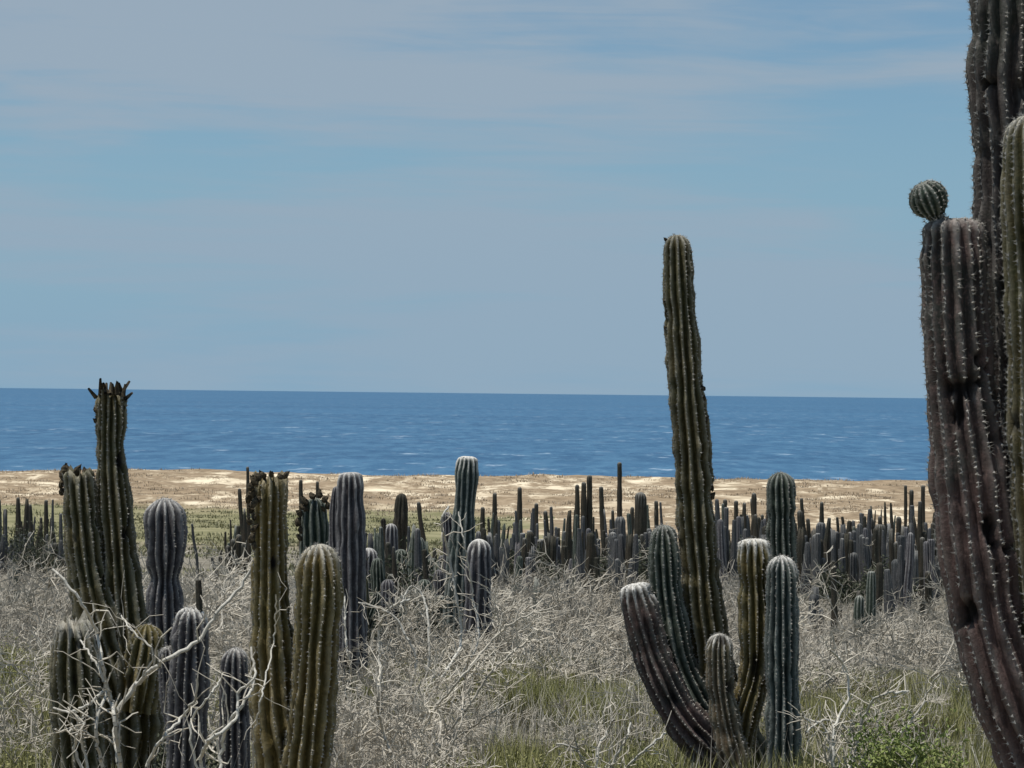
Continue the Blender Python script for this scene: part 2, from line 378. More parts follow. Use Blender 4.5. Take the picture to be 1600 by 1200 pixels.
def fruit_mesh():
    rs = np.random.default_rng(3); vs_, fs_ = [], []; nu, nv = 7, 5
    for j in range(nv + 1):
        for i in range(nu):
            a = 2 * np.pi * i / nu; b = np.pi * j / nv; r = 1 + rs.normal(0, .16)
            vs_.append((r * np.sin(b) * np.cos(a), r * np.sin(b) * np.sin(a), 1.25 * r * np.cos(b)))
    for j in range(nv):
        for i in range(nu): fs_.append((j * nu + i, j * nu + (i + 1) % nu, (j + 1) * nu + (i + 1) % nu, (j + 1) * nu + i))
    me = mesh('dried_fruit', np.array(vs_), np.array(fs_)); me.materials.append(M['fruit']); return me
FRUIT = fruit_mesh()
CACTI = []
def cactus(name, label, D, cols, group=None, lod=0, seed=0, fruits=(), bx=None):
    """cols: dict(pts=[(px,py,width)...] from top to bottom in photo pixels, dD, mat, ...). Last point 'g' runs into the ground"""
    rs = np.random.default_rng(seed + 100)
    lastx = cols[0]['pts'][-1][0] if bx is None else bx
    X = gx(lastx, D); base = np.array((X, D, gz(X, D)))
    root = tag(empty(name, base), label, 'cactus', group)
    for ci, c in enumerate(cols):
        Dc = D + c.get('dD', 0.); K = []
        pts = c['pts']
        for i, p in enumerate(pts):
            Di = Dc + (p[3] if len(p) > 3 else 0.)
            q = at(p[0], p[1], Di); K.append((*q, p[2] * .5 * Di / F))
        if c.get('g', True):                       # run down into the ground
            q = K[-1]; zz = gz(q[0], q[1]) - .12
            if q[2] > zz + .1: K.append((q[0], q[1], zz, q[3] * c.get('foot', 1.0)))
        K = K[::-1]
        det = dict(ribs=c.get('ribs', 11), per=6, step=.028, spines=c.get('sp', .028)) if lod == 0 else \
              dict(ribs=c.get('ribs', 12), per=4, step=.09, spines=c.get('sp', 0)) if lod == 1 else dict(ribs=c.get('ribs', 9), per=3, step=.22, spines=0)
        me, sm = column_mesh(K, depth=c.get('depth', .22) + c.get('dx', .13 if lod < 2 else 0), top=c.get('top', 'dome'), notch=c.get('notch', ()), scars=c.get('scars', ()),
                             sunlit_wool=c.get('sunlit_wool', .5 if lod == 0 else .35), lump=c.get('lump', .04 if lod < 2 else .06), seed=seed * 10 + ci, base=base, smooth=c.get('smooth', 0), splen=c.get('splen', .015), wounds=c.get('wounds', 7 if lod == 0 else 3 if lod == 1 else 0), **det)
        o = obj(c.get('name', 'column'), me, M[c['mat']], root)
        if sm is not None:
            s = obj('spine_clusters', sm, M['spine'], o); s['kind'] = 'stuff'
    for (px, py, r, dd) in fruits:
        o = obj('dried_fruit', FRUIT, None, root, at(px, py, D + dd) - base)
        rr = r * D / F; o.scale = (rr * rs.uniform(.8, 1.1), rr * rs.uniform(.8, 1.1), rr * rs.uniform(.9, 1.4)); o.rotation_euler = rs.uniform(-.9, .9, 3)
    CACTI.append(root); return root

# --- the giant cactus at the right edge
giant = cactus('giant_cactus', 'massive purple brown cactus cut off by the right edge of the picture', 11.5, [
    dict(name='arm', mat='purple', top='flat', pts=[(1490, 342, 92), (1490, 380, 101), (1491, 430, 105), (1497, 560, 112), (1511, 700, 122), (1527, 830, 128), (1548, 960, 134), (1587, 1080, 140), (1640, 1200, 146), (1700, 1320, 150)], g=False, ribs=15, splen=.019, dx=.04, wounds=9, smooth=.45,
         notch=((.12, .10, .04), (.40, .06, .04), (1.05, .05, .06)), scars=((1499, 608, 18, 10), (1497, 642, 7, 20), (1520, 597, 9, 7), (1546, 824, 7, 15), (1551, 852, 5, 5), (1578, 858, 6, 7), (1511, 958, 10, 14), (1503, 972, 6, 6), (1538, 578, 4, 6), (1530, 562, 5, 5), (1560, 890, 3, 6)), dD=-.30, sunlit_wool=.25),
    dict(name='column', mat='dusk', pts=[(1576, -90, 118), (1577, 60, 126), (1574, 135, 132), (1580, 200, 122), (1583, 330, 126), (1590, 480, 130), (1605, 700, 136), (1640, 950, 150), (1680, 1200, 160), (1700, 1400, 175)], ribs=15, splen=.019, dx=.04, wounds=9, smooth=.45, notch=((.42, .05, .05), (.72, .08, .05)), dD=.12, foot=1.15, scars=((1545, 130, 8, 4),)),
    dict(name='arm', mat='olive', pts=[(1612, 178, 84), (1614, 300, 96), (1618, 450, 100), (1625, 650, 104), (1640, 900, 110), (1670, 1150, 118), (1700, 1320, 120)], g=False, ribs=15, splen=.019, dx=.04, wounds=9, smooth=.45, dD=-.42, sunlit_wool=.4),
    dict(name='arm', mat='olive', pts=[(1700, -60, 100), (1705, 200, 110), (1715, 600, 116), (1725, 900, 120), (1720, 1250, 130)], g=False, ribs=15, splen=.019, dx=.04, wounds=9, smooth=.45, dD=-.1),
], seed=1, bx=1700)
# the ball-shaped young shoot on the tip of its left arm
bc = at(1451, 312, 11.17); rb = 30 * 11.17 / F
bd = at(1446, 286, 11.15) - at(1470, 346, 11.19); bd /= np.linalg.norm(bd)
K = [(*at(1480, 362, 11.20), rb * .34), (*(bc - bd * rb * .98), rb * .42)] + [(*(bc + bd * rb * u), rb * 1.03 * math.sqrt(max(.02, 1 - u * u))) for u in (-.85, -.65, -.4, -.15, .1, .35, .6, .8, .93)]
me, sm = column_mesh(K, ribs=16, depth=.14, step=.010, top='ball', lump=0, sunlit_wool=.15, seed=77, spines=.020, splen=.013, base=np.array(giant.location))
o = obj('round_shoot', me, M['green'], giant); s = obj('spine_clusters', sm, M['spine'], o); s['kind'] = 'stuff'

# --- the centre clump
cactus('branched_cactus', 'tall branched cactus with a column rising highest in the middle against the sky', 18, [
    dict(mat='olive', pts=[(1057, 367, 44), (1059, 420, 50), (1062, 480, 50), (1067, 545, 56), (1075, 640, 60), (1083, 730, 61), (1089, 830, 63), (1098, 940, 64), (1112, 1040, 70), (1134, 1120, 88), (1148, 1180, 104), (1152, 1240, 108)],
         ribs=12, notch=((.55, .10, .06), (1.15, .05, .06), (1.75, .05, .08)), foot=1.1, sunlit_wool=.2, depth=.24),
    dict(name='arm', mat='purple', pts=[(991, 912, 50), (998, 945, 54), (1012, 1000, 58), (1036, 1065, 62), (1066, 1120, 66), (1102, 1162, 66), (1145, 1195, 54)], g=False, ribs=12, top='flat', dD=-.22, sunlit_wool=1., depth=.26),
    dict(name='arm', mat='green', pts=[(1037, 820, 42), (1038, 870, 50), (1043, 950, 56), (1058, 1030, 60), (1084, 1090, 62), (1130, 1155, 50)], g=False, ribs=13, dD=-.10, sunlit_wool=.3),
    dict(name='arm', mat='tan', pts=[(1125, 990, 40), (1124, 1030, 44), (1126, 1080, 44), (1134, 1130, 48), (1146, 1185, 50), (1150, 1230, 46)], g=False, ribs=13, dD=-.34, sunlit_wool=.9),
    dict(name='arm', mat='brown', pts=[(1178, 842, 50), (1179, 890, 54), (1182, 960, 55), (1183, 1020, 54), (1176, 1070, 54), (1162, 1120, 56), (1150, 1180, 56)], g=False, ribs=13, top='flat', dD=-.16, sunlit_wool=1., depth=.27),
], seed=2, fruits=[(1096, 590, 3, 0), (1098, 606, 3.5, -.05), (1100, 622, 3.5, -.05), (1103, 655, 4, -.05), (1104, 664, 3, 0), (1105, 688, 4.5, 0), (1106, 697, 3.5, 0), (1111, 750, 4.5, 0), (1112, 762, 4, -.04), (1113, 775, 4, 0), (1092, 552, 3, 0), (1040, 512, 3, 0), (1039, 470, 2.5, 0), (1041, 490, 3, 0), (1040, 374, 3, 0)])
cactus('single_column_cactus', 'blue green single column with pale sunlit woolly top touching the branched cactus', 17.6, [
    dict(mat='blue', pts=[(1221, 868, 42), (1222, 910, 50), (1222, 1000, 52), (1223, 1100, 54), (1224, 1200, 56)], ribs=13, sunlit_wool=1., depth=.28, top='dome')], seed=3)
cactus('single_column_cactus', 'dark green rounded column behind the pale topped blue green one', 24, [
    dict(mat='green', pts=[(1219, 738, 40), (1220, 780, 45), (1221, 860, 47), (1222, 960, 47), (1224, 1080, 48)], ribs=13, sunlit_wool=.1)], seed=4)

# --- the left clump
cactus('stout_cactus', 'stout dark cactus with a jagged broken crown at far left', 17, [
    dict(mat='olive', pts=[(174, 614, 50), (174, 660, 49), (173, 700, 46), (177, 770, 54), (184, 860, 62), (191, 940, 76), (198, 1000, 96), (204, 1060, 104), (206, 1120, 100), (206, 1170, 92)], ribs=13, top='broken', sunlit_wool=0, notch=((.33, .05, .05),), foot=1.0,
         scars=((188, 722, 4, 10), (143, 780, 4, 5), (196, 835, 3, 8))),
    dict(name='arm', mat='olive', pts=[(123, 740, 50), (126, 790, 56), (132, 860, 60), (143, 930, 68), (160, 990, 76), (180, 1060, 76), (195, 1120, 64)], g=False, ribs=12, top='broken', sunlit_wool=.1, dD=-.08),
    dict(name='arm', mat='brown', pts=[(230, 975, 40), (228, 1005, 58), (220, 1050, 70), (210, 1110, 70)], g=False, ribs=13, dD=-.12, sunlit_wool=.0),
], seed=5, fruits=[(103, 733, 7, -.1), (98, 742, 6, -.05), (108, 745, 6, -.12), (121, 736, 6, -.1), (133, 738, 5, -.05), (96, 756, 5, 0), (97, 768, 5, 0), (150, 640, 4, 0), (150, 658, 4, 0), (199, 800, 4, -.02), (143, 905, 4, -.1)])
def crown(root, base, tips, D):
    for (x0, y0, x1, y1) in tips:
        a, b = at(x0, y0 + 3, D + random.uniform(-.12, .1)), at(x1 + (x1 - x0) * .3, y1 - 5, D + random.uniform(-.15, .12))
        v, f = tubes(np.array([a]), np.array([b]), np.array([.017]), np.array([.009]), 5)
        obj('splinter', mesh('splinter', v - base, f), M['fruit'], root)
def tubes(P0, P1, R0, R1, sides=3):
    d = P1 - P0; ln = np.linalg.norm(d, axis=1)[:, None] + 1e-9; d = d / ln
    ref = np.where(np.abs(d[:, 2:]) > .9, np.array([[1., 0, 0]]), np.array([[0, 0, 1.]]))
    a = np.cross(d, ref); a /= np.linalg.norm(a, axis=1)[:, None] + 1e-9; b = np.cross(d, a)
    th = 2 * np.pi * np.arange(sides) / sides
    o = a[:, None] * np.cos(th)[None, :, None] + b[:, None] * np.sin(th)[None, :, None]
    V = np.concatenate([P0[:, None] + o * R0[:, None, None], P1[:, None] + o * R1[:, None, None]], 1).reshape(-1, 3)
    k = np.arange(sides); fq = np.stack([k, (k + 1) % sides, (k + 1) % sides + sides, k + sides], -1)
    Fq = (fq[None] + (np.arange(len(P0)) * sides * 2)[:, None, None]).reshape(-1, 4)
    return V, Fq
crown(CACTI[-1], np.array(CACTI[-1].location), [(150, 618, 141, 612), (157, 615, 157, 597), (160, 612, 158, 603), (165, 612, 166, 604), (172, 613, 173, 603), (183, 614, 183, 601), (188, 614, 199, 601), (192, 617, 195, 605), (196, 620, 204, 619), (178, 612, 176, 605), (168, 612, 163, 604), (191, 613, 187, 604)], 16.95)
cactus('stump_cactus', 'short dark olive stump low at the left edge half hidden by bleached twigs', 16.2, [
    dict(mat='olive', pts=[(114, 975, 64), (116, 1030, 74), (119, 1100, 80), (124, 1200, 86)], ribs=13, top='broken', sunlit_wool=.4)], seed=6)
cactus('waisted_cactus', 'ribbed grey green column with a pinched waist right of the broken crown', 20, [
    dict(mat='grey', pts=[(257, 778, 54), (258, 815, 64), (258, 870, 62), (258, 905, 46), (258, 935, 58), (260, 990, 60), (266, 1080, 60)], ribs=13, sunlit_wool=.5, depth=.27)], seed=7)
cactus('low_cactus', 'grey violet column with bright sunlit woolly tip standing low behind the bleached branches', 15.2, [
    dict(mat='grey', pts=[(299, 948, 52), (298, 985, 60), (295, 1060, 62), (290, 1200, 64)], ribs=12, sunlit_wool=1., depth=.28),
    dict(name='dead_stem', mat='fardark', pts=[(310, 906, 9), (311, 925, 10), (312, 960, 10)], g=False, ribs=8, sunlit_wool=0, sp=0, depth=.06, dx=0, top='flat', wounds=0),
    dict(name='arm', mat='grey', pts=[(262, 1010, 30), (264, 1050, 36), (272, 1110, 40), (285, 1180, 40)], g=False, ribs=12, sunlit_wool=.6, dD=.1)], seed=8)
cactus('small_cactus', 'small dark column tucked against the left foot of the brown olive pair', 15.6, [
    dict(mat='grey', pts=[(368, 1012, 38), (367, 1050, 46), (366, 1110, 48), (366, 1200, 50)], ribs=12, sunlit_wool=.6)], seed=9)
fr = [(398, 752, 6), (392, 760, 6), (396, 770, 6), (389, 778, 6), (397, 786, 6), (391, 796, 6), (397, 806, 5), (390, 815, 5), (397, 826, 5), (394, 840, 5), (397, 852, 4), (402, 745, 6), (410, 742, 6), (424, 741, 5), (438, 744, 5), (447, 742, 5), (405, 780, 5), (409, 741, 4), (401, 798, 4)]
cactus('twin_cactus', 'brown olive pair of fused columns, the taller one studded with dried fruits', 14, [
    dict(mat='brown', pts=[(422, 748, 54), (422, 790, 56), (421, 860, 57), (423, 950, 64), (428, 1040, 76), (436, 1130, 88), (444, 1200, 98)], ribs=12, top='broken', sunlit_wool=.1, foot=1.1, scars=((428, 880, 3, 9),)),
    dict(mat='brown', pts=[(499, 850, 64), (500, 885, 75), (498, 940, 76), (494, 1000, 74), (489, 1080, 74), (483, 1150, 77), (477, 1210, 82)], ribs=13, dD=-.12, sunlit_wool=.5, depth=.25, foot=1.1)],
    seed=10, fruits=[(a, b, r, random.uniform(-.18, .02)) for a, b, r in fr])

# --- middle distance
cactus('grey_cactus', 'grey violet flat topped column rising right behind the brown olive pair', 26, [
    dict(mat='grey', pts=[(546, 738, 36), (547, 765, 42), (548, 820, 47), (549, 900, 48), (550, 1000, 48)], top='flat', ribs=11, sunlit_wool=.6),
    dict(mat='grey', pts=[(526, 760, 12), (524, 800, 20), (526, 860, 26), (535, 950, 30), (548, 1020, 30)], g=False, ribs=9, dD=.2, sunlit_wool=.2)], lod=1, seed=11)
fr2 = [(472, 792, 5), (468, 802, 5), (476, 783, 5), (488, 775, 5), (500, 772, 5), (508, 780, 5), (512, 790, 5), (466, 815, 5), (470, 828, 4), (468, 840, 4), (478, 795, 4), (505, 795, 4)]
cactus('fruiting_cactus', 'dark column crowned with dried fruits between the brown olive pair', 28, [
    dict(mat='green', pts=[(492, 778, 36), (492, 810, 44), (491, 870, 46), (492, 960, 48)], ribs=11, sunlit_wool=.1)], lod=1, seed=12, fruits=[(a, b, r, -.1) for a, b, r in fr2])
cactus('pale_topped_cactus', 'blue grey tapering column with a pale top against the sea left of centre', 32, [
    dict(mat='blue', pts=[(732, 713, 30), (730, 740, 36), (727, 780, 36), (722, 840, 42), (718, 900, 46), (716, 980, 48)], top='flat', ribs=11, sunlit_wool=1., notch=((.75, .12, .1),)),
    dict(name='arm', mat='grey', pts=[(699, 800, 16), (701, 840, 20), (705, 900, 24), (714, 970, 26)], g=False, ribs=9, dD=.1, sunlit_wool=.2)], lod=1, seed=13)
cactus('grey_cactus', 'pale grey ribbed stub at the right foot of the pale topped blue grey column', 30, [
    dict(mat='grey', pts=[(748, 842, 34), (748, 870, 42), (747, 940, 44), (746, 1000, 46)], ribs=10, sunlit_wool=1.)], lod=1, seed=14)
cactus('bowed_cactus', 'dark spindle shaped column against green scrub left of the pale topped column', 55, [
    dict(mat='fardark', pts=[(628, 771, 17), (627, 790, 21), (626, 815, 24), (626, 850, 19), (627, 900, 18)], ribs=9, sunlit_wool=0)], lod=1, seed=15)
cactus('hooded_cactus', 'low blue grey column with a dark round head beside the spindle shaped one', 48, [
    dict(mat='grey', pts=[(611, 818, 20), (611, 840, 24), (611, 880, 25), (612, 920, 26)], ribs=9, sunlit_wool=.6),
    dict(name='arm', mat='fardark', pts=[(599, 810, 9), (600, 826, 9), (602, 850, 11), (606, 890, 12)], g=False, ribs=8, sunlit_wool=0)], lod=1, seed=16)
cactus('low_cactus', 'low dark rounded column with lit shoulders right of the grey flat topped one', 38, [
    dict(mat='grey', pts=[(576, 856, 26), (576, 875, 32), (576, 920, 34), (576, 960, 34)], ribs=10, sunlit_wool=.7),
    dict(name='arm', mat='grey', pts=[(560, 850, 16), (561, 880, 20), (568, 930, 22)], g=False, ribs=9, sunlit_wool=.3)], lod=1, seed=17)
cactus('bushy_cactus', 'dark green clustered cactus of short stems below the spindle shaped column', 42, [
    dict(mat='green', pts=[(652, 838, 22), (652, 860, 28), (650, 900, 32), (648, 960, 32)], ribs=10, sunlit_wool=.15),
    dict(mat='green', pts=[(626, 858, 22), (627, 880, 28), (632, 920, 30), (640, 965, 28)], g=False, ribs=10, sunlit_wool=.1),
    dict(mat='green', pts=[(676, 872, 18), (675, 895, 24), (668, 930, 26), (655, 965, 26)], g=False, ribs=10, sunlit_wool=.1),
    dict(mat='green', pts=[(606, 892, 18), (608, 915, 24), (620, 945, 26), (640, 968, 24)], g=False, ribs=10, sunlit_wool=.1)], lod=1, seed=18)

for i, (px, py, w, D, lab) in enumerate([(590, 872, 22, 34, 'short dark stem in the tangle left of the dark green clustered cactus'), (606, 905, 24, 30, 'short stub low in the pale branch tangle'), (700, 862, 20, 36, 'short dark stem touching the left side of the pale topped column'), (662, 905, 26, 31, 'dark green stub in the middle of the pale branch tangle'), (685, 890, 18, 34, 'thin dark stem in the tangle below the pale topped column'), (566, 900, 24, 29, 'low dark stub at the foot of the grey flat topped column')]):
    cactus('short_cactus', lab, D, [dict(mat=['green', 'grey', 'olive'][i % 3], pts=[(px, py, w * .8), (px + 1, py + 30, w), (px + 3, py + 90, w)], ribs=10, sunlit_wool=.08),
        dict(name='arm', mat='green', pts=[(px + w, py + 25, w * .6), (px + w * .8, py + 50, w * .7), (px + 3, py + 90, w * .7)], g=False, ribs=9, sunlit_wool=.3)], lod=1, seed=150 + i)

# --- far stand of thin columns: (D, label, [(px, top, w_top, w_low, py_low)...])
FAR = [
    (100, 'thin far cactus poking above the dune top left of the fruit studded column', [(387, 729, 5, 7, 870)]),
    (95, 'thin leaning far cactus left of the fruit studded column', [(374, 763, 5, 9, 860)]),
    (70, 'small dark clump of stubby stems left of the fruit studded column', [(356, 852, 7, 9, 890), (364, 842, 8, 10, 890), (373, 835, 8, 10, 890), (381, 848, 7, 9, 890)]),
    (105, 'thin far cactus right of the fruit studded column', [(470, 749, 6, 8, 870)]),
    (105, 'thin far cactus above the dried fruit crown behind the brown olive pair', [(496, 752, 5, 7, 870)]),
    (85, 'thin leaning far cactus just right of the spindle shaped column', [(654, 784, 6, 9, 850)]),
    (100, 'thin far cactus close right of the pale topped blue grey column', [(754, 792, 7, 9, 870), (748, 830, 10, 13, 880)]),
    (100, 'straight thin far cactus with a thicker twin base right of the pale topped column', [(773, 770, 7, 9, 880), (778, 812, 7, 10, 880)]),
    (95, 'tall tapering far cactus left of the bright sand patch', [(812, 761, 7, 11, 880), (806, 815, 9, 14, 885)]),
    (100, 'forked far cactus at the left end of the bright sand patch', [(838, 786, 6, 9, 880), (832, 830, 8, 10, 885)]),
    (105, 'single leaning far cactus in front of the bright sand patch', [(852, 798, 7, 10, 880)]),
    (80, 'low stubby pair of far cacti stems below the bright sand patch', [(870, 846, 7, 9, 895), (882, 830, 6, 10, 895)]),
    (88, 'fused three stemmed far cactus rising against the dune right of the sand patch', [(902, 757, 7, 11, 905), (912, 753, 8, 12, 905), (921, 742, 8, 12, 905)]),
    (92, 'dark leaning far cactus between the three stemmed one and the tallest one', [(939, 760, 7, 11, 890)]),
    (88, 'tallest thin far cactus reaching up to the sea', [(968, 722, 7, 9, 840), (969, 806, 17, 22, 905)]),
    (98, 'short thin far cactus left of the tallest thin one', [(957, 797, 5, 7, 870)]),
    (98, 'short thin far cactus right of the tallest thin one', [(988, 792, 6, 8, 875)]),
    (75, 'thick brownish far cactus left of the branched cactus', [(1001, 769, 19, 22, 900)]),
    (98, 'short thin far cactus touching the left side of the branched cactus', [(1025, 782, 6, 8, 870)]),
    (100, 'first thin far cactus right of the branched cactus', [(1133, 780, 6, 8, 870)]),
    (100, 'second thin far cactus right of the branched cactus', [(1150, 782, 6, 10, 870)]),
    (100, 'third thin far cactus right of the branched cactus', [(1163, 785, 5, 10, 870)]),
    (95, 'thick stubby far cactus left of the dark green rounded column', [(1178, 770, 8, 9, 870)]),
    (95, 'short far cactus close left of the dark green rounded column', [(1191, 804, 5, 9, 870)]),
    (78, 'leaning far cactus close right of the dark green rounded column', [(1252, 778, 5, 7, 860), (1250, 797, 9, 16, 905), (1262, 810, 6, 12, 905)]),
    (66, 'bulky grey far cactus with one thin post on top', [(1284, 784, 6, 9, 840), (1283, 815, 14, 22, 935), (1297, 826, 12, 18, 935), (1274, 835, 12, 16, 930)]),
    (90, 'thin far cactus right of the bright white sand gap', [(1321, 826, 5, 8, 880)]),
    (90, 'thin far cactus with a thick base left of the leaning thin one', [(1333, 813, 5, 8, 885), (1335, 845, 10, 13, 905)]),
    (90, 'leaning thin far cactus in the middle of the right hand stand', [(1345, 801, 5, 9, 890)]),
    (72, 'grey blunt far cactus with a dark pointed tip in the right hand stand', [(1375, 806, 7, 9, 850), (1375, 818, 16, 22, 905), (1362, 810, 6, 8, 890)]),
    (85, 'broken topped far cactus beside the blunt grey one', [(1388, 818, 12, 12, 890)]),
    (85, 'dark rounded far cactus left of the two posts by the giant cactus', [(1404, 807, 8, 11, 900)]),
    (85, 'pair of dark posts near the left edge of the giant cactus', [(1415, 758, 5, 6, 880), (1424, 765, 7, 9, 890)]),
    (85, 'thin far cactus nearest to the left edge of the giant cactus', [(1442, 758, 6, 8, 890)]),
    (58, 'grey double column low in the right hand stand above the dry brush', [(1332, 862, 16, 18, 950), (1350, 872, 8, 9, 930)]),
    (60, 'dark green and grey columns side by side low near the giant cactus', [(1395, 862, 11, 12, 930), (1411, 846, 18, 20, 940), (1428, 850, 9, 11, 920)]),
    (50, 'short dark post in the dry brush beside the giant cactus', [(1450, 892, 11, 12, 955)]),
    (90, 'far cactus at the left picture edge', [(8, 795, 6, 9, 870)]),
    (88, 'tall dark far cactus second from the left picture edge', [(28, 777, 6, 9, 870)]),
    (88, 'grey far cactus third from the left picture edge', [(47, 788, 6, 9, 880)]),
    (86, 'branched dark far cactus left of the stout broken one', [(72, 781, 6, 8, 870), (64, 808, 5, 7, 870), (81, 808, 6, 7, 865)]),
    (86, 'short far cactus touching the left side of the stout broken one', [(95, 802, 5, 7, 865)]),
    (60, 'slanting dead stick like cactus stem in the brush left of the fruit studded column', [(331, 870, 5, 6, 900)]),
    (60, 'thin slanting stem beside the ribbed column with the pinched waist', [(300, 818, 4, 5, 880)]),
]
for i, (D, label, cs) in enumerate(FAR):
    cols = []
    for j, (px, py, w0, w1, pl) in enumerate(cs):
        lean = random.uniform(-4, 5) if len(cs) == 1 else 0
        if 'lean' in label or 'slant' in label: lean = 8
        mid = (py * .6 + pl * .4)
        cols.append(dict(mat='fardark' if py < 800 or 'dark' in label else 'far', pts=[(px, py, w0), (px + lean * .3, mid, (w0 * .55 + w1 * .45)), (px + lean, pl, w1)], dD=(j % 3 - 1) * .18 if j else 0, sunlit_wool=.25, ribs=9 if w1 < 14 else 11, depth=.16))
    cactus('far_cactus', label, D, cols, 'thin cacti of the far stand', lod=2 if D > 62 else 1, seed=200 + i)

POSTS = [(-10, 110, 15, 'slim dark post cactus among those at the left picture edge', 790, (72, 105)),
         (330, 395, 4, 'slim dark post cactus left of the fruit studded column', 800, (80, 105)),
         (560, 765, 12, 'slim dark post cactus among those around the pale topped column', 812, (60, 100)),
         (765, 900, 16, 'slim dark post cactus among those below the bright sand patch', 805, (62, 105)),
         (890, 1055, 15, 'slim dark post cactus among those left of the branched cactus', 795, (62, 105)),
         (1112, 1205, 12, 'slim dark post cactus among those right of the branched cactus', 788, (62, 105)),
         (1240, 1330, 8, 'slim dark post cactus among those by the bulky grey one', 812, (60, 95)),
         (555, 765, 22, 'dark stem in the crowded clump around the pale topped column', 836, (33, 50)),
         (1255, 1470, 8, 'dark post cactus standing forward in the brush beside the giant one', 868, (36, 52)),
         (780, 970, 6, 'dark post cactus standing forward in the brush left of the branched one', 878, (36, 50)),
         (5, 80, 4, 'dark post cactus standing forward in the brush at the left edge', 870, (36, 52)),
         (1315, 1475, 28, 'slim dark post cactus among those in the right hand stand', 795, (58, 105))]
k = 0
for (x0, x1, n, label, ytop, (d0, d1)) in POSTS:
    for i in range(n):
        D = random.uniform(d0, d1); px = x0 + (x1 - x0) * (i + random.uniform(.05, .95)) / n
        pg = 615 + (px - 800) * .0111 + F * (CZ - gz(gx(px, D), D)) / D
        tp = min(ytop - 14 + abs(random.gauss(0, 34)), pg - 25); w = random.uniform(.10, .22) * F / D; ln = random.gauss(0, 5.0)
        cols = [dict(mat=random.choice(['far', 'fardark', 'fardark', 'green']), top=random.choice(['dome', 'dome', 'flat', 'broken']), pts=[(px + ln, tp, w * random.uniform(.35, .75)), (px + ln * .5 + random.gauss(0, 1), (tp * .6 + pg * .4), w * random.uniform(.75, 1.0)), (px, pg, w * 1.1)], sunlit_wool=random.choice([0, .1, .3]), ribs=8, depth=.22)]
        for _ in range(random.choice([0, 1, 1, 2])):
            sx_ = px + random.choice([-1, 1]) * random.uniform(5, 11) * 75 / D; t2 = tp + (pg - tp) * random.uniform(.25, .75)
            cols.append(dict(name='arm', mat=cols[0]['mat'], g=False, pts=[(sx_, t2, w * .7), (sx_, (t2 + pg) / 2, w * .85), (px, pg, w * .8)], sunlit_wool=random.choice([0, .3]), ribs=8, depth=.22, dD=random.uniform(-.2, .2)))
        cactus('slim_far_cactus', label, D, cols, label.replace('cactus', 'cacti', 1), lod=2, seed=700 + k, bx=px); k += 1

# low many stemmed cacti filling the stand
ZONES = [(-30, 100, 9, 'low grey many stemmed cactus in the far stand at the left edge', 835, (58, 85)),
         (575, 760, 8, 'low grey many stemmed cactus behind the dark green clustered one', 858, (55, 80)),
         (765, 900, 15, 'low grey many stemmed cactus in the far stand below the bright sand patch', 838, (54, 82)),
         (900, 1050, 15, 'low grey many stemmed cactus around the foot of the tallest thin far cactus', 835, (54, 82)),
         (1115, 1205, 11, 'low grey many stemmed cactus in the gap right of the branched cactus', 812, (54, 85)),
         (1240, 1330, 8, 'low grey many stemmed cactus around the bulky grey far one', 836, (48, 75)),
         (1310, 1475, 20, 'low grey many stemmed cactus in the right hand far stand', 826, (46, 80))]
k = 0
for (x0, x1, n, label, ytop, (d0, d1)) in ZONES:
    for i in range(n):
        D = random.uniform(d0, d1); px = x0 + (x1 - x0) * (i + random.uniform(.2, .8)) / n
        pg = 615 + (px - 800) * .0111 + F * (CZ - gz(gx(px, D), D)) / D
        cols = []
        for j in range(random.randint(3, 6)):
            w = random.uniform(.15, .25) * F / D; qx = px + random.uniform(-15, 15) * 70 / D
            tp = ytop - 10 + abs(random.gauss(0, 32))
            if tp > pg - 14: tp = pg - 14 - random.uniform(0, 18)
            cols.append(dict(mat=random.choice(['far', 'far', 'far', 'fardark', 'fardark', 'grey']), top=random.choice(['dome', 'dome', 'flat', 'broken']), pts=[(qx, tp, w * random.uniform(.35, .85)), (qx * .9 + px * .1, tp * .7 + pg * .3, w * random.uniform(.7, 1.)), (qx * .75 + px * .25, (tp + pg) / 2, w), (qx * .4 + px * .6, pg, w)], dD=random.uniform(-.4, .4), sunlit_wool=random.choice([.0, .0, .15, .35]), ribs=8, depth=.24))
        cactus('low_far_cactus', label, D, cols, label.replace('cactus', 'cacti', 1), lod=2, seed=400 + k, bx=px); k += 1

